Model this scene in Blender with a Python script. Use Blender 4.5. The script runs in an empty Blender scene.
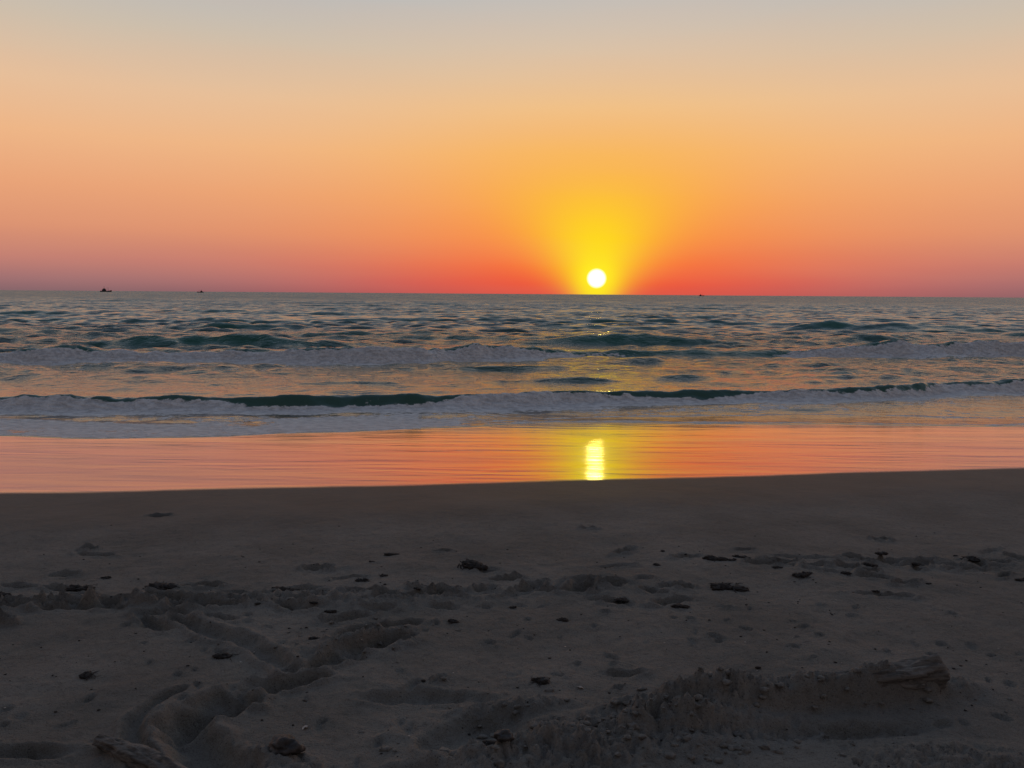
import bpy, math, random
import numpy as np
from mathutils import Vector, Matrix
random.seed(4); rng=np.random.RandomState(7)
sc=bpy.context.scene
sc.view_settings.view_transform='Standard'; sc.view_settings.look='None'; sc.view_settings.exposure=0; sc.view_settings.gamma=1

def lin(r,g,b):
    f=lambda c:(c/255/12.92) if c/255<=0.04045 else ((c/255+0.055)/1.055)**2.4
    return (f(r),f(g),f(b),1)

# ---------------------------------------------------------------- noise
def vnoise(x,y,seed):
    r=(np.random.RandomState(seed).rand(256,256)*2-1).astype(np.float32)
    xf=np.floor(x); yf=np.floor(y); fx=(x-xf).astype(np.float32); fy=(y-yf).astype(np.float32)
    xi=xf.astype(np.int32)&255; yi=yf.astype(np.int32)&255; xj=(xi+1)&255; yj=(yi+1)&255
    fx=fx*fx*fx*(fx*(fx*6-15)+10); fy=fy*fy*fy*(fy*(fy*6-15)+10)
    a=r[xi,yi]; b=r[xj,yi]; c=r[xi,yj]; d=r[xj,yj]
    ab=a+(b-a)*fx; return ab+((c+(d-c)*fx)-ab)*fy
def fbm(x,y,s,o=4,seed=1):
    t=0; a=1.0; n=0
    for i in range(o):
        t=t+a*vnoise(x*s+17.3*i,y*s-9.1*i,seed+i); n+=a; a*=.5; s*=2.03
    return t/n
def sst(a,b,x):
    t=np.clip((x-a)/(b-a),0,1); return t*t*(3-2*t)

# ---------------------------------------------------------------- grid mesh
def grid_mesh(name,X,Y,Z,attrs,mat):
    R,C=X.shape
    co=np.empty((R*C,3),dtype=np.float32); co[:,0]=X.ravel(); co[:,1]=Y.ravel(); co[:,2]=Z.ravel()
    idx=np.arange(R*C).reshape(R,C)
    f=np.stack([idx[:-1,:-1],idx[:-1,1:],idx[1:,1:],idx[1:,:-1]],axis=-1).reshape(-1,4)
    n=len(f)
    me=bpy.data.meshes.new(name)
    me.vertices.add(R*C); me.vertices.foreach_set('co',co.ravel())
    me.loops.add(n*4); me.loops.foreach_set('vertex_index',f.ravel().astype(np.int32))
    me.polygons.add(n); me.polygons.foreach_set('loop_start',np.arange(0,n*4,4,dtype=np.int32))
    me.polygons.foreach_set('loop_total',np.full(n,4,dtype=np.int32))
    me.update(calc_edges=True)
    me.polygons.foreach_set('use_smooth',np.ones(n,dtype=bool))
    for k,v in attrs.items():
        a=me.attributes.new(k,'FLOAT','POINT'); a.data.foreach_set('value',v.ravel().astype(np.float32))
    me.materials.append(mat)
    ob=bpy.data.objects.new(name,me); sc.collection.objects.link(ob); return ob

def cols(n,out=26,maxw=60.):
    u=np.linspace(-1,1,n)
    g=1+np.geomspace(0.01,maxw,out)
    return np.concatenate([-g[::-1],u,g])

# ---------------------------------------------------------------- profiles
PY=np.array([-60,-20,0,2.5,4,5,6,7,7.75,8.5,9.5,10.5,11.5,12.5,13.5,14.5,15.5,16.5,20,30,60,20000.])
PZ=[1.6,1.1,.87,.84,.805,.765,.72,.665,.62]
z=.62-.75*.075; PZ.append(z)
for yy in np.arange(9,16.5,1.0):
    dep=math.atan((2.6-z)/yy)          # the beach face steepens landwards
    z-=math.tan((dep-math.radians(3.5))/2); PZ.append(z)
PZ+=[z-.25,z-.8,z-2,z-2]
PZ=np.array(PZ)
PZ0=PZ-np.interp(15.5,PY,PZ)*sst(4,15,PY)   # waterline at z=0
def prof(y):
    s=0
    for o,w in ((-.5,.2),(-.25,.2),(0,.2),(.25,.2),(.5,.2)): s=s+w*np.interp(y+o,PY,PZ0)
    return s
def wet_edge(x):
    t=20*np.tanh(x/20)
    return 8.87+.225*t+.010*t*t*np.exp(-(t/14)**2)+.06*np.sin(t*.55+1)+.03*np.sin(t*1.7)
def shore_edge(x):
    return 15.95+.085*14*np.tanh(x/14)-1.75*sst(1,-7,x)+.25*np.sin(x*.42+.6)*np.exp(-(x/30)**2)+.12*np.sin(x*1.15)+.06*np.sin(x*2.9+1)

# ---------------------------------------------------------------- node helpers
class NT:
    def __init__(s,t): s.t=t; s.n=t.nodes; s.l=t.links
    def new(s,k,**kw):
        n=s.n.new(k)
        for a,b in kw.items(): setattr(n,a,b)
        return n
    def put(s,sock,v):
        if isinstance(v,bpy.types.NodeSocket): s.l.new(v,sock)
        else: sock.default_value=v
    def m(s,op,a,b=0.,c=0.,clamp=False):
        n=s.new('ShaderNodeMath',operation=op,use_clamp=clamp)
        s.put(n.inputs[0],a); s.put(n.inputs[1],b); s.put(n.inputs[2],c); return n.outputs[0]
    def vm(s,op,a,b=None,scale=None):
        n=s.new('ShaderNodeVectorMath',operation=op); s.put(n.inputs[0],a)
        if b is not None: s.put(n.inputs[1],b)
        if scale is not None: s.put(n.inputs['Scale'],scale)
        return n.outputs[0]
    def dot(s,a,v):
        n=s.new('ShaderNodeVectorMath',operation='DOT_PRODUCT'); s.put(n.inputs[0],a); n.inputs[1].default_value=v; return n.outputs['Value']
    def mix(s,f,a,b,bt='MIX'):
        n=s.new('ShaderNodeMix',data_type='RGBA',blend_type=bt); n.clamp_factor=True
        s.put(n.inputs[0],f); s.put(n.inputs[6],a); s.put(n.inputs[7],b); return n.outputs[2]
    def fmix(s,f,a,b):
        n=s.new('ShaderNodeMix',data_type='FLOAT'); s.put(n.inputs[0],f); s.put(n.inputs[2],a); s.put(n.inputs[3],b); return n.outputs[0]
    def ramp(s,f,st,interp='LINEAR'):
        n=s.new('ShaderNodeValToRGB'); r=n.color_ramp; r.interpolation=interp
        while len(r.elements)>1: r.elements.remove(r.elements[-1])
        r.elements[0].position=st[0][0]; r.elements[0].color=st[0][1]
        for p,c in st[1:]:
            e=r.elements.new(p); e.color=c
        s.put(n.inputs[0],f); return n.outputs[0]
    def rng(s,v,a,b,c=0.,d=1.,smooth=True):
        n=s.new('ShaderNodeMapRange'); n.interpolation_type='SMOOTHSTEP' if smooth else 'LINEAR'
        s.put(n.inputs[0],v); 
        for i,q in enumerate((a,b,c,d)): s.put(n.inputs[i+1],q)
        return n.outputs[0]
    def noise(s,vec,scale,detail=4,rough=.55,sc3=None,dist=0.,out=0):
        if sc3:
            mp=s.new('ShaderNodeMapping'); s.put(mp.inputs[0],vec); mp.inputs['Scale'].default_value=sc3; vec=mp.outputs[0]
        n=s.new('ShaderNodeTexNoise'); s.put(n.inputs['Vector'],vec); n.inputs['Scale'].default_value=scale
        n.inputs['Detail'].default_value=detail; n.inputs['Roughness'].default_value=rough; n.inputs['Distortion'].default_value=dist
        return n.outputs[out]
    def bump(s,h,strength,dist,nrm=None):
        n=s.new('ShaderNodeBump'); s.put(n.inputs['Height'],h); s.put(n.inputs['Strength'],strength); n.inputs['Distance'].default_value=dist
        if nrm is not None: s.l.new(nrm,n.inputs['Normal'])
        return n.outputs[0]
    def attr(s,k):
        n=s.new('ShaderNodeAttribute',attribute_name=k); return n.outputs['Fac']
def newmat(name):
    m=bpy.data.materials.new(name); m.use_nodes=True; t=NT(m.node_tree)
    return m,t,m.node_tree.nodes['Principled BSDF']

# ---------------------------------------------------------------- sky
SUN_EL=1.12; SUN_AZ=5.9
w=bpy.data.worlds.new("World"); sc.world=w; w.use_nodes=True
t=NT(w.node_tree); bg=w.node_tree.nodes['Background']
tc=t.new('ShaderNodeTexCoord'); nv=t.new('ShaderNodeVectorMath',operation='NORMALIZE'); t.l.new(tc.outputs['Generated'],nv.inputs[0]); D=nv.outputs[0]
a=math.radians(SUN_AZ); e=math.radians(SUN_EL)
el=t.m('MULTIPLY',t.m('ARCSINE',t.dot(D,(0,0,1))),57.2958)
elc=t.m('MAXIMUM',el,0.)
fw=t.dot(D,(math.sin(a),math.cos(a),0)); rt=t.dot(D,(math.cos(a),-math.sin(a),0))
azs=t.m('MULTIPLY',t.m('ARCTAN2',rt,fw),57.2958); az=t.m('ABSOLUTE',azs)
f=t.m('DIVIDE',elc,90.)
B=[(0,lin(128,98,106)),(.8,lin(158,112,114)),(2,lin(192,126,115)),(4,lin(220,148,115)),(6.5,lin(233,164,121)),(9.5,lin(238,182,136)),(12.5,lin(230,191,155)),(16,lin(204,190,172)),(19.5,lin(180,185,188)),(27,lin(142,158,178)),(45,lin(104,126,156)),(90,lin(84,106,140))]
A=[(0,lin(226,84,66)),(.8,lin(243,88,54)),(2,lin(251,112,54)),(4,lin(253,142,64)),(6.5,lin(252,164,80)),(9.5,lin(248,182,106)),(12.5,lin(240,194,140)),(16,lin(218,194,168)),(19.5,lin(192,190,186)),(27,lin(150,162,178)),(45,lin(106,128,156)),(90,lin(84,106,140))]
rb=t.ramp(f,[(p/90,c) for p,c in B]); ra=t.ramp(f,[(p/90,c) for p,c in A])
def gauss(v,s,p=2.): return t.m('EXPONENT',t.m('MULTIPLY',t.m('POWER',t.m('DIVIDE',v,s),p),-1.))
col=t.mix(gauss(az,18.),rb,ra)
gx=gauss(az,t.m('MULTIPLY_ADD',elc,.85,2.0)); gy=gauss(t.m('ABSOLUTE',t.m('SUBTRACT',elc,1.8)),7.2)
g=t.m('MULTIPLY',gx,gy)
g=t.rng(g,0.,.97,0,1,False)
col=t.mix(t.m('MULTIPLY',g,.96),col,t.ramp(g,[(0,lin(250,172,64)),(.5,lin(253,198,42)),(1,lin(255,224,22))]))
hz=t.noise(D,3.,3,.5,sc3=(1,1,9))
col=t.mix(t.rng(hz,.35,.7,0.,.05),col,lin(235,170,130))
back=t.rng(t.dot(D,(math.sin(a),math.cos(a),0)),-.5,.75,.0,1.)
col=t.mix(back,t.mix(.6,t.vm('SCALE',col,scale=.42),lin(100,97,102)),col)
sd=(math.sin(a)*math.cos(e),math.cos(a)*math.cos(e),math.sin(e))
r=t.m('MULTIPLY',t.m('ARCCOSINE',t.m('MINIMUM',t.dot(D,sd),.9999999)),57.2958)
col=t.mix(gauss(r,1.2),col,lin(255,240,40))
disc=t.rng(r,.74,.50)
col=t.mix(disc,col,(2.0,1.8,1.1,1))
t.l.new(col,bg.inputs[0]); bg.inputs[1].default_value=1.0

ld=bpy.data.lights.new("sun",'SUN'); ld.energy=.006; ld.angle=math.radians(1.1); ld.color=(1,.72,.12)
lo=bpy.data.objects.new("sun",ld); sc.collection.objects.link(lo)
lo.rotation_euler=Vector(sd).to_track_quat('Z','Y').to_euler(); lo.location=(0,0,30)

# ---------------------------------------------------------------- camera
cd=bpy.data.cameras.new("camera"); cam=bpy.data.objects.new("camera",cd); sc.collection.objects.link(cam)
cd.sensor_width=36; cd.lens=28.27; cd.clip_start=.05; cd.clip_end=60000
cam.matrix_world=Matrix.Translation((0,0,2.6))@Matrix.Rotation(math.radians(90-6.4),4,'X')@Matrix.Rotation(math.radians(.42),4,'Z')
sc.camera=cam

# ---------------------------------------------------------------- sand
ys=np.concatenate([np.linspace(-60,1.0,24)[:-1],np.exp(np.arange(math.log(1.2),math.log(18),.004)),np.geomspace(18.2,400,30)])
U=cols(820)
Y=np.repeat(ys[:,None],len(U),1); W=.85*np.clip(Y,1.2,18)+1.0; X=W*U[None,:]
Z=prof(Y)
E=wet_edge(X); Sd=Y-E
dry=sst(.1,-1.2,Sd); near=sst(7.8,5.2,Y)*1.0
Z+=dry*(.018*fbm(X,Y,.55,3,3)+.010*fbm(X,Y,1.6,3,9))
Z+=near*(.014*fbm(X,Y,2.6,4,21)+.007*fbm(X,Y,9,3,31))
Z+=sst(-.3,.5,Sd)*sst(19,15,Y)*.0016*fbm(X*.35,Y,1.1,3,41)
def mark(x,y,lx,ly,ang,depth,rim=.35):
    depth*=1.4
    ca,sa=math.cos(ang),math.sin(ang); R=max(lx,ly)*2.6
    i0,i1=np.searchsorted(ys,[y-R,y+R])
    xx=X[i0:i1]-x; yy=Y[i0:i1]-y
    jx=1+.4*fbm(X[i0:i1],Y[i0:i1],9,2,77)
    q=np.sqrt(((xx*ca+yy*sa)/lx)**2+((-xx*sa+yy*ca)/ly)**2)*jx
    Z[i0:i1]+=-depth*np.exp(-q**3.6)+rim*depth*np.exp(-((q-1.35)/.32)**2)*(.6+.8*fbm(X[i0:i1],Y[i0:i1],14,2,88))
def seg(pts,wd,depth,rimh):
    pts=np.array(pts); 
    i0,i1=np.searchsorted(ys,[pts[:,1].min()-.5,pts[:,1].max()+.5])
    xs=X[i0:i1]+.04*fbm(X[i0:i1],Y[i0:i1],6,3,51); yy=Y[i0:i1]+.04*fbm(X[i0:i1],Y[i0:i1],6,3,61)
    best=np.full(xs.shape,9.)
    for p,q in zip(pts[:-1],pts[1:]):
        dv=q-p; tt=np.clip(((xs-p[0])*dv[0]+(yy-p[1])*dv[1])/(dv@dv),0,1)
        best=np.minimum(best,np.hypot(xs-p[0]-tt*dv[0],yy-p[1]-tt*dv[1]))
    Z[i0:i1]+=-depth*np.exp(-(best/wd)**2.8)+rimh*np.exp(-((best-wd*1.7)/(wd*.55))**2)
seg([(-1.85,4.3),(-1.6,4.12),(-1.41,4.0),(-1.2,3.84),(-1.07,3.66)],.045,.036,.02)
seg([(-1.25,3.36),(-1.33,3.2),(-1.3,3.05),(-1.18,2.9),(-1.0,2.76),(-.9,2.6)],.07,.065,.027)
seg([(-1.5,3.4),(-1.56,3.2),(-1.5,3.0),(-1.38,2.85)],.035,.028,.016)
for m_ in [(-1.05,3.52,.17,.065,.35,.055),(-1.26,3.24,.17,.085,.7,.065),(-.88,3.75,.15,.065,.5,.055),(-.72,3.95,.15,.06,.5,.055),(-.82,4.15,.14,.055,.7,.045),
           (-.62,4.02,.10,.055,.1,.05),(-.95,4.35,.14,.055,.4,.04),(-.42,3.4,.22,.06,0,.03),(-.12,3.08,.22,.13,.2,.035),(.55,3.66,.08,.03,0,.03),(-.6,4.25,.12,.05,.3,.04),
           (-2.4,4.5,.24,.05,.05,.045),(-2.9,4.55,.22,.04,0,.045),(-1.9,2.95,.18,.055,0,.035),(-1.98,4.6,.18,.05,0,.045),(-2.75,3.05,.2,.06,0,.03),(-.45,2.75,.2,.07,.3,.03)]: mark(*m_)
for i in range(130):
    u=random.random()
    if i<70: x=-3.4+4.4*u; y=4.6+.03*x+random.gauss(0,.13)+.25*(x>-.6)
    elif i<102: x=1.6+2.8*u; y=5.35+random.gauss(0,.14)+.08*(x-1.6)
    else: x=-3.5+7.6*u; y=5.3+random.gauss(0,.5)
    mark(x,y,random.uniform(.05,.15),random.uniform(.022,.045),random.gauss(0,.3),random.uniform(.018,.045),.5)
for i in range(170):
    mark(random.uniform(-2.2,2.6),random.uniform(2.4,4.6),random.uniform(.01,.045),random.uniform(.01,.025),random.random()*3,random.uniform(.005,.014),.5)
def heap(x,y,lx,ly,ang,h):
    ca,sa=math.cos(ang),math.sin(ang)
    i0,i1=np.searchsorted(ys,[y-2,y+2]); xx=X[i0:i1]-x; yy=Y[i0:i1]-y
    q=((xx*ca+yy*sa)/lx)**2+((-xx*sa+yy*ca)/ly)**2
    k=np.exp(-q*q)
    Z[i0:i1]+=k*(h+h*.7*fbm(X[i0:i1],Y[i0:i1],8,5,101)+.030*np.abs(fbm(X[i0:i1],Y[i0:i1],22,3,131))+.013*fbm(X[i0:i1],Y[i0:i1],48,2,141))
heap(.42,3.05,.70,.20,.22,.04); heap(.15,2.84,.36,.2,0,.035); heap(1.2,3.37,.74,.085,.14,.10); heap(.75,3.2,.34,.10,.3,.05)
heap(1.65,2.85,.4,.17,.1,.03); heap(1.9,3.5,.3,.08,.2,.035); heap(-.75,4.0,.35,.14,.5,.02); heap(-.9,2.8,.25,.12,0,.03); heap(.0,3.3,.3,.07,.2,.02); heap(-1.6,4.6,1.6,.12,.03,.015)
heap(1.25,3.12,.5,.06,.1,-.05)
sm,t,p=newmat("beach_sand")
tc=t.new('ShaderNodeTexCoord'); O=tc.outputs['Object']
wet=t.rng(t.m('ADD',t.attr('wet'),t.m('MULTIPLY',t.m('SUBTRACT',t.noise(O,1.6,4,.6,sc3=(.6,1,1)),.5),.18)),-.10,.14)
damp=t.rng(t.m('ADD',t.attr('wet'),t.m('MULTIPLY',t.m('SUBTRACT',t.noise(O,.9,3,.5),.5),.8)),-2.6,-.9)
n1=t.noise(O,1.3,5,.6); n2=t.noise(O,26.,4,.65); n3=t.noise(O,260.,3,.7)
dryc=t.mix(t.rng(n1,.3,.7),(.150,.140,.122,1),(.212,.198,.174,1))
dryc=t.mix(t.rng(n2,.45,.75,0,.5),dryc,(.088,.080,.070,1))
dryc=t.mix(t.rng(n3,.5,.75,0,.65),dryc,(.29,.272,.245,1))
dryc=t.mix(t.rng(t.noise(O,150.,2,.6),.60,.68,0,.7),dryc,(.04,.037,.033,1))
c=t.mix(damp,dryc,t.mix(t.rng(n1,.3,.7),(.078,.072,.063,1),(.094,.087,.077,1)))
c=t.mix(wet,c,(.06,.052,.045,1))
t.l.new(c,p.inputs['Base Color'])
ro=t.m('ADD',t.m('MULTIPLY',t.m('SUBTRACT',1.,damp),.22),.62)
t.l.new(t.fmix(wet,ro,t.rng(t.noise(O,1.4,4,.6,sc3=(.25,1,1)),.35,.7,.10,.26)),p.inputs['Roughness'])
t.l.new(t.fmix(wet,1.25,1.6),p.inputs['IOR'])
t.l.new(wet,p.inputs['Coat Weight']); p.inputs['Coat Roughness'].default_value=.10; p.inputs['Coat IOR'].default_value=1.5
dw=t.m('SUBTRACT',1.,wet); dd=t.m('MULTIPLY',dw,t.m('SUBTRACT',1.,t.m('MULTIPLY',damp,.7)))
b=t.bump(t.noise(O,9.,6,.62),t.m('MULTIPLY',dd,1.),.035)
b=t.bump(t.noise(O,70.,5,.7),t.m('MULTIPLY',dd,1.),.008,b)
b=t.bump(n3,t.m('MULTIPLY',dw,.6),.0015,b)
rip=t.noise(O,3.2,3,.5,sc3=(.2,1,1),dist=.6)
calmr=t.rng(t.noise(O,.5,2,.5,sc3=(.3,1,1)),.35,.65,.2,.7)
b=t.bump(rip,t.m('MULTIPLY',wet,calmr),.011,b)
t.l.new(b,p.inputs['Normal'])
cb=t.bump(rip,calmr,.011); cb=t.bump(t.noise(O,.9,3,.5,sc3=(.2,1,1)),.6,.03,cb)
t.l.new(cb,p.inputs['Coat Normal'])
grid_mesh("sand_beach",X,Y,Z,{'wet':Sd},sm)
SX,SY,SZ=X,Y,Z
def ground(x,y):
    i=min(max(np.searchsorted(ys,y),1),len(ys)-1)
    return float(np.interp(x,SX[i],SZ[i]))

# ---------------------------------------------------------------- sea
ys2=np.concatenate([np.arange(12.6,24,.04),24*np.exp(np.arange(0,math.log(320/24),.004)),np.geomspace(322,30000,70)])
U=cols(800,24,70.)
Y=np.repeat(ys2[:,None],len(U),1); W=.78*Y+2; X=W*U[None,:]
spc=np.maximum(.004*Y,.04)
Z=np.zeros_like(Y)
P=[fbm(X,Y,s_,2,200+i*10) for i,s_ in enumerate((.03,.08,.2,.5))]
N=70
for i in range(N):
    lam=.3*(4.5/.3)**((i+rng.rand())/N); th=rng.normal(0,.6); k=2*math.pi/lam
    amp=.0092*lam**.85*rng.uniform(.5,1.3)
    fade=np.clip(lam/(spc*5)-.5,0,1)*sst(320,200,Y)
    ph=k*(X*math.sin(th)+Y*math.cos(th))+rng.rand()*6.28+(2.2*P[i%3]+1.2*P[(i+1)%4])
    s=np.sin(ph); Z+=(amp*fade)*(s+.3*(.5-s*s))
calm=.15+.85*sst(17,38,Y)
Z*=calm*(.75+.7*(fbm(X,Y*2,.06,2,400)+.35))
foam=np.zeros_like(Y); green=np.zeros_like(Y)
def ridge(ycf,h,sf,sb,lo_=None,hi=None,fx=3.,fm=0.,gr=0.,under=.15,seed=0,span=None,face=0.):
    """wave crest running along the shore; sf steep shoreward face, sb seaward back"""
    i0,i1=np.searchsorted(ys2,[span[0]-6*sf-1,span[1]+4*sb+1])
    x=X[i0:i1]; y=Y[i0:i1]; yc=ycf(x)
    hh=h(x) if callable(h) else h; fm_=fm(x) if callable(fm) else fm
    env=1.0
    if lo_ is not None: env=sst(lo_-fx,lo_+fx,x)*sst(hi+fx,hi-fx,x)
    q=y-yc
    p_=np.where(q<0,np.exp(-(np.abs(q)/sf)**1.8),np.exp(-(np.abs(q)/sb)**1.6))
    Z[i0:i1]+=hh*env*p_ - under*hh*env*np.exp(-((q+2.6*sf)/(1.6*sf))**2)
    green[i0:i1]=np.maximum(green[i0:i1],gr*env*np.exp(-((q+sf*.5)/(sf*1.3))**2))
    if np.any(fm_):
        off=face*sf*(.5+.9*fbm(x,y*0,.4,3,seed+900))
        fl=1.2*np.exp(-(np.abs(q+sf*1.1+off)/(sf*1.2))**3)+.60*np.exp(-((q+sf*3.4)/(sf*2.4))**2)
        foam[i0:i1]=np.maximum(foam[i0:i1],fm_*env*fl)
        Z[i0:i1]+=fm_*env*np.exp(-((q+sf*.6)/(sf*1.1))**2)*hh*.5*fbm(x*.6,y,2.0,5,500+seed)
def ip(xs,vs): return lambda x: np.interp(x,xs,vs)
_yb=ip([-60,-23,-14,-5,-1,5,12,24,60],[28.5,29.8,30.4,31.2,32.8,34.5,35.6,37.4,40])
yb=lambda x:_yb(x)+.35*np.sin(x*.33)+.3*fbm(x,x*0,.25,3,301)
hb=ip([-60,-24,-12,-7,-3,0,3,8,13,16,24,60],[.3,.26,.32,.46,.58,.44,.24,.17,.22,.46,.52,.3])
fb=ip([-60,-24,-12,-4,0,3.5,6.5,11,13.5,24,60],[1.1,1.1,1.1,1.2,1.1,.6,.1,.12,1.05,1.2,1.1])
ridge(yb,hb,.38,1.5,fm=fb,gr=.7,seed=1,span=(27,41),face=.3)
for yc,x0,x1,h,sf,sb,gr in [(38.8,-19.5,-9.5,.52,.6,1.6,1),(42.6,1.5,10.5,.50,.7,1.8,.9),(64,23,28,.62,1.0,2.4,1),(63,29,34,.22,.9,2,.5),(86,-56,-46,.40,1.2,3,.8),(57,-23,-16,.30,.8,2.2,.8),
      (76,-12,2,.25,1.2,3,.4),(72,12,26,.25,1.2,3,.4),(96,-30,-16,.32,1.5,3,.5),(50,-38,-28,.3,1,2,.5),(48,-7,-2,.14,.8,1.6,.3),(47,17,24,.18,.8,2,.4)]:
    ridge(lambda x:yc+.5*np.sin((x-x0)*.25)+.5*fbm(x,x*0,.2,3,int(yc)),h,sf,sb,x0,x1,(x1-x0)*.35+.6,gr=gr,span=(yc-1,yc+1))
for i in range(60):
    yc=math.exp(random.uniform(math.log(44),math.log(290))); xm=random.uniform(-.85,.85)*yc; L=random.uniform(3,9)*(yc/60)**.4
    ridge(lambda x:yc+.4*np.sin(x*.2+i),random.uniform(.07,.24),.6+yc*.008,1.8+yc*.01,xm-L,xm+L,L*.8,gr=.6,span=(yc-1,yc+1))
for yc,x0,x1,h in [(24.0,1.2,3.0,.13),(25.2,4.6,6.2,.15),(26,-11,-7,.08),(23,-6,-3,.07),(27,10,14,.1),(24.5,12,16,.08),(28.2,-2,2,.07)]:
    ridge(lambda x:yc+.1*np.sin(x*.9),h,.25,.6,x0,x1,.9,gr=.4,span=(yc-1,yc+1))
_yi=ip([-60,-12,-6,0,6,15,60],[16.9,17.4,18.0,18.9,20.2,22.7,24])
yi=lambda x:_yi(x)+.22*np.sin(x*.5+.4)+.15*fbm(x,x*0,.5,3,311)
hi_=ip([-60,-12,-5,1,7,15,60],[.31,.27,.26,.23,.26,.32,.2])
ridge(yi,hi_,.24,.9,fm=lambda x:.98+.4*fbm(x,x*0,.35,3,321),gr=.6,seed=5,under=.05,span=(15.5,24.5),face=1.3)
Q=Y-shore_edge(X); YI=yi(X); YB=yb(X)
leftness=sst(1.5,-5,X)
zone=sst(0,.12,Q)*sst(3.2,1.8,Q)*(.30+.74*leftness)
foam=np.maximum(foam,zone*(.92+.5*fbm(X*.5,Y,1.4,3,331)))
foam=np.maximum(foam,1.15*np.exp(-((Q-.22-.06*fbm(X,Y,2,2,7))/.20)**2)*(.74+.5*fbm(X,Y*0,.5,3,341)))
foam=np.maximum(foam,.64*np.exp(-((Q-1.1-.6*fbm(X,Y*0,.2,2,351))/.14)**2))
foam=np.maximum(foam,.44*sst(2.0,.2,np.abs(Y-YI+1.2)))
foam=np.maximum(foam,.36*sst(0,-2.5,Y-YB)*sst(-7,-3,Y-YB)*sst(8,-8,X))
foam=np.maximum(foam,.24*sst(-.3,.4,Y-YB)*sst(2.2,.6,Y-YB))
SB=prof(Y)
thick=.016*sst(-.02,.12,Q)+.03*sst(.1,2.5,Q)
sheet=SB+thick-.05*sst(0,-.25,Q)
k=sst(.1,3.0,Q)
Z=np.where(Q<.1,sheet,(1-k)*sheet+k*Z) 
Z=np.where(Q>.05,np.maximum(Z,SB+.006),Z)
wm,t,p=newmat("sea_water")
tc=t.new('ShaderNodeTexCoord'); O=tc.outputs['Object']
sepx=t.new('ShaderNodeSeparateXYZ'); t.l.new(O,sepx.inputs[0]); yy=sepx.outputs[1]
fn=t.noise(O,1.5,6,.7,sc3=(.5,1,1),dist=.4); fn2=t.noise(O,9.,4,.65,sc3=(.55,1,1))
ff=t.m('ADD',t.attr('foam'),t.m('ADD',t.m('MULTIPLY',t.m('SUBTRACT',fn,.5),1.3),t.m('MULTIPLY',t.m('SUBTRACT',fn2,.5),1.1)))
foamm=t.rng(ff,.46,.62)
shal=t.rng(yy,17,32)
wc=t.mix(shal,(.070,.074,.068,1),(.026,.076,.070,1))
wc=t.mix(t.m('MULTIPLY',t.attr('green'),.9),wc,(.030,.15,.112,1))
fc=t.mix(t.rng(fn2,.35,.65),(.62,.62,.62,1),(.93,.93,.92,1))
t.l.new(t.mix(foamm,wc,fc),p.inputs['Base Color'])
base=t.rng(yy,40,400,.07,.25)
t.l.new(t.fmix(foamm,base,.7),p.inputs['Roughness'])
p.inputs['IOR'].default_value=1.34
# wavelets too small for the mesh: facet slopes from noise, leaning with the shoreward wave faces
ca=t.noise(O,1.5,4,.65,sc3=(.45,1,1),out=1); cb_=t.noise(O,.22,4,.65,sc3=(.4,1,1),out=1)
sl=t.vm('ADD',t.vm('SCALE',t.vm('SUBTRACT',ca,(.5,.5,.5)),scale=.7),t.vm('SCALE',t.vm('SUBTRACT',cb_,(.5,.5,.5)),scale=t.rng(yy,80,300,.15,.7)))
lean=t.new('ShaderNodeCombineXYZ'); t.put(lean.inputs[1],t.rng(yy,45,220,-.10,-.20))
sl=t.vm('ADD',sl,lean.outputs[0])
sl=t.vm('MULTIPLY',sl,(1,1,0))
geo=t.new('ShaderNodeNewGeometry')
wv=t.m('MULTIPLY',t.rng(yy,22,52,.0,1.),t.m('SUBTRACT',1.,foamm))
nf=t.vm('NORMALIZE',t.vm('ADD',geo.outputs['Normal'],t.vm('SCALE',sl,scale=wv)))
b=t.bump(t.noise(O,1.5,5,.62,sc3=(.5,1,1)),t.m('MULTIPLY',t.rng(yy,15,32,.10,1.),t.rng(yy,70,40,.2,1.)),.20,nf)
b=t.bump(t.noise(O,6.,4,.6,sc3=(.6,1,1)),t.m('MULTIPLY',t.rng(yy,15,32,.10,.9),t.rng(yy,70,40,.2,1.)),.05,b)
b=t.bump(fn2,foamm,.14,b)
t.l.new(b,p.inputs['Normal'])
grid_mesh("sea",X,Y,Z,{'foam':foam,'green':green},wm)

# ---------------------------------------------------------------- small things on the sand
def simple(name,c1,c2,scale,rough=.85,bs=.6,bd=.01,sc3=None):
    m,t,p=newmat(name); tc=t.new('ShaderNodeTexCoord'); O=tc.outputs['Object']
    n=t.noise(O,scale,5,.65,sc3=sc3); t.l.new(t.mix(t.rng(n,.35,.65),c1,c2),p.inputs['Base Color']); p.inputs['Roughness'].default_value=rough
    t.l.new(t.bump(n,bs,bd),p.inputs['Normal']); return m
weed=simple("dried_seaweed",(.012,.010,.009,1),(.035,.027,.022,1),40)
wood=simple("weathered_wood",(.06,.053,.046,1),(.19,.172,.15,1),45,.85,1.,.012,(.12,1,1))
rock=simple("wet_stone",(.022,.020,.019,1),(.06,.053,.049,1),30,.6)
shell=simple("shell_lime",(.30,.27,.24,1),(.5,.46,.42,1),60,.5)
from mathutils import noise as mn
import bmesh
def addmesh(name,bm,mat,loc=(0,0,0),smooth=True):
    me=bpy.data.meshes.new(name); bm.to_mesh(me); bm.free()
    if smooth: me.polygons.foreach_set('use_smooth',[True]*len(me.polygons))
    me.materials.append(mat); ob=bpy.data.objects.new(name,me); ob.location=loc; sc.collection.objects.link(ob); return ob
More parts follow.
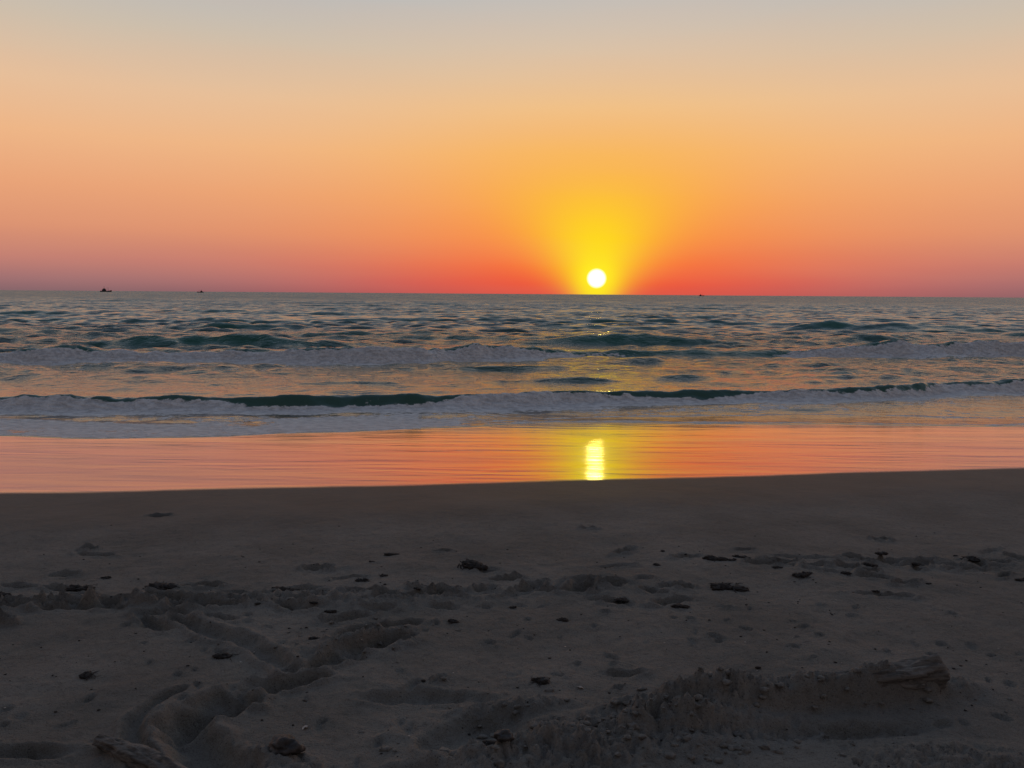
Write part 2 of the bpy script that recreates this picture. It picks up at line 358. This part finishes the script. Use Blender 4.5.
def lump(bm,c,s,seed,rough=.45,freq=1.6,sub=3):
    r=bmesh.ops.create_icosphere(bm,subdivisions=sub,radius=1)
    for v in r['verts']:
        d=1+rough*mn.fractal(v.co*freq+Vector((seed*7.1,seed*3.3,0)),1,2,4)
        v.co=Vector((v.co.x*s[0]*d+c[0],v.co.y*s[1]*d+c[1],v.co.z*s[2]*d+c[2]))
def strand(bm,p0,ang,L,wd,seed):
    n=7; prev=None; x,y,z=p0; R=random.Random(seed)
    for i in range(n+1):
        f_=i/n; wv=wd*(1-.7*f_); px,py=-math.sin(ang)*wv,math.cos(ang)*wv
        a_=bm.verts.new((x+px,y+py,z)); c_=bm.verts.new((x,y,z+wv*.8)); b_=bm.verts.new((x-px,y-py,z))
        if prev: bm.faces.new((prev[0],a_,c_,prev[1])); bm.faces.new((prev[1],c_,b_,prev[2]))
        prev=(a_,c_,b_); ang+=R.gauss(0,.45); x+=math.cos(ang)*L/n; y+=math.sin(ang)*L/n; z=max(.002,z*.6)
def seaweed(x,y,wd,seed):
    bm=bmesh.new(); R=random.Random(seed)
    for i in range(5): lump(bm,(R.uniform(-.6,.6)*wd,R.uniform(-.3,.3)*wd,.003),(wd*R.uniform(.25,.5),wd*R.uniform(.2,.35),wd*R.uniform(.1,.22)),seed+i,.7,2.2,3)
    for i in range(14): strand(bm,(R.uniform(-.5,.5)*wd,R.uniform(-.3,.3)*wd,wd*.15),R.uniform(0,6.28),wd*R.uniform(.5,1.1),wd*.05,seed*31+i)
    addmesh("seaweed_clump",bm,weed,(x,y,ground(x,y)))
SW=[(-2.67,4.82,.08),(-2.18,4.82,.14),(-.29,5.35,.14),(-1.42,4.8,.12),(1.37,4.9,.12),(-1.98,3.6,.055),(-1.41,3.8,.06),(.144,3.55,.055),(1.93,3.68,.05),(.99,4.55,.06),(1.9,5.1,.07),(3.3,5.55,.09),(1.45,5.5,.08),(-.85,5.6,.06),(-3.1,4.7,.07),(-.066,2.93,.05)]
for i in range(28):
    x=random.uniform(-3.4,3.9); SW.append((x,random.gauss(4.75 if x<.8 else 5.3,.3),random.uniform(.02,.06)))
for i,(x,y,wd) in enumerate(SW): seaweed(x,y,wd,i+3)
def stone(x,y,r_,seed):
    bm=bmesh.new(); lump(bm,(0,0,r_*.35),(r_,r_*.75,r_*.6),seed,.5,1.3,4); addmesh("beach_stone",bm,rock,(x,y,ground(x,y)))
stone(-.85,2.87,.065,3); stone(.16,3.56,.025,5); stone(1.92,3.66,.03,6); stone(-.02,2.9,.035,8)
bm=bmesh.new()
for i in range(520):
    x=random.uniform(-3.6,4); y=random.triangular(2.5,7,3.5); r_=random.uniform(.002,.007)*(1 if random.random()>.08 else 2.)
    lump(bm,(x,y,ground(x,y)+r_*.3),(r_*random.uniform(.8,1.6),r_,r_*.5),i,.5,1.5,1)
addmesh("seaweed_fragments",bm,weed)
bm=bmesh.new()
for i in range(60):
    x=random.uniform(-3,3.4); y=random.triangular(2.6,6.5,3.5); r_=random.uniform(.002,.005)
    lump(bm,(x,y,ground(x,y)+r_*.2),(r_*1.3,r_,r_*.35),i,.3,1.,1)
addmesh("shell_fragments",bm,shell)
sandclod=simple("clod_sand",(.115,.106,.093,1),(.19,.177,.156,1),50)
def clods(name,n,cx,cy,sx,sy,r0,r1):
    bm=bmesh.new()
    for i in range(n):
        x=random.gauss(cx,sx); y=random.gauss(cy,sy); r_=r0+(r1-r0)*random.random()**2.5
        lump(bm,(x,y,ground(x,y)+r_*.15),(r_*random.uniform(.8,1.5),r_,r_*.6),i,.7,1.6,2)
    addmesh(name,bm,sandclod)
clods("sand_clods",260,.5,3.05,.45,.16,.003,.018)
clods("sand_clods",110,1.3,3.40,.42,.07,.003,.018)
clods("sand_clods",80,-.8,4.05,.25,.15,.003,.012)
def shell_(x,y,r_,ang):
    bm=bmesh.new(); n=13; rows=6; grid=[]
    for j in range(rows+1):
        rr=j/rows; row=[]
        for i in range(n+1):
            th=math.radians(-65+130*i/n); k_=r_*rr*(1-.12*abs(math.sin(th))); rib=.03*r_*(1 if i%2 else -1)*rr
            row.append(bm.verts.new((k_*math.sin(th),k_*math.cos(th),r_*.42*math.sin(math.pi*min(1,.15+rr*.85))+rib)))
        grid.append(row)
    for j in range(rows):
        for i in range(n): bm.faces.new((grid[j][i],grid[j+1][i],grid[j+1][i+1],grid[j][i+1]))
    ob=addmesh("seashell",bm,shell,(x,y,ground(x,y)+.001)); ob.rotation_euler=(.1,.1,ang)
shell_(-.83,3.12,.022,1.2); shell_(.32,3.5,.02,-.4)
def log(pts,rad,seed):
    bm=bmesh.new(); n=48; m_=140; pts=[Vector(p_) for p_ in pts]; rings=[]
    for i in range(m_+1):
        f_=i/m_*(len(pts)-1); k_=min(int(f_),len(pts)-2); u=f_-k_; c_=pts[k_].lerp(pts[k_+1],u); dr=(pts[k_+1]-pts[k_]).normalized()
        side=dr.cross(Vector((0,0,1))).normalized(); up=side.cross(dr)
        R_=rad*(.8+.2*math.sin(f_*2+seed))*min(1,(.45+.12*min(i,m_-i)))
        ring=[]
        for j in range(n):
            th=2*math.pi*j/n; q=Vector((math.cos(th)*1.8,math.sin(th)*1.8,f_*2.2+seed))
            rr=R_*(1+.42*mn.fractal(q,1,2,5)+.05*math.sin(th*9+f_*2))
            jag=.02*mn.noise(Vector((th*2,seed,0)))*(1 if i in (0,m_) else 0)
            ring.append(bm.verts.new(c_+side*math.cos(th)*rr+up*math.sin(th)*rr+dr*jag))
        rings.append(ring)
    for i in range(m_):
        for j in range(n): bm.faces.new((rings[i][j],rings[i+1][j],rings[i+1][(j+1)%n],rings[i][(j+1)%n]))
    bm.faces.new(rings[0]); bm.faces.new(rings[-1][::-1])
    bmesh.ops.recalc_face_normals(bm,faces=bm.faces)
    addmesh("driftwood_log",bm,wood)
z0=float(prof(np.array([3.4]))[0])
log([(.95,3.33,z0+.015),(1.3,3.39,z0+.07),(1.65,3.43,z0+.085),(1.98,3.50,z0+.08)],.065,2.)
log([(-1.62,2.98,z0+.03),(-1.4,2.86,z0+.03),(-1.15,2.72,z0+.01)],.042,5.)

# ---------------------------------------------------------------- distant boats
hullm=simple("boat_paint",(.05,.05,.055,1),(.09,.09,.10,1),.3)
def boat(x,y,L,s=1):
    bm=bmesh.new()
    st=[(-.5,.11,.10),(-.3,.13,.09),(0,.14,.09),(.3,.10,.11),(.5,.005,.16)]
    prev=None
    for u,wd,h in st:
        q=[bm.verts.new((u*L,-wd*L,h*L)),bm.verts.new((u*L,-wd*L*.6,-.03*L)),bm.verts.new((u*L,wd*L*.6,-.03*L)),bm.verts.new((u*L,wd*L,h*L))]
        if prev:
            for i in range(4): bm.faces.new((prev[i],q[i],q[(i+1)%4],prev[(i+1)%4]))
        else: bm.faces.new(q[::-1])
        prev=q
    bm.faces.new(prev)
    def box(x0,x1,y0,z0_,z1):
        v=[bm.verts.new((a_*L,b_*L,c_*L)) for c_ in (z0_,z1) for a_,b_ in ((x0,-y0),(x1,-y0),(x1,y0),(x0,y0))]
        for f_ in ((0,1,2,3),(7,6,5,4),(0,4,5,1),(1,5,6,2),(2,6,7,3),(3,7,4,0)): bm.faces.new([v[i] for i in f_])
    box(-.32,-.02,.08,.085,.22); box(-.25,-.08,.06,.221,.30); box(-.17,-.155,.008,.301,.50); box(.18,.195,.008,.10,.38); box(.0,.19,.006,.34,.35)
    bmesh.ops.recalc_face_normals(bm,faces=bm.faces)
    ob=addmesh("fishing_boat",bm,hullm,(x,y,0),False); ob.scale.x=s
boat(-1005,2000,28); boat(-772,2000,16,-1); boat(560,2400,16)
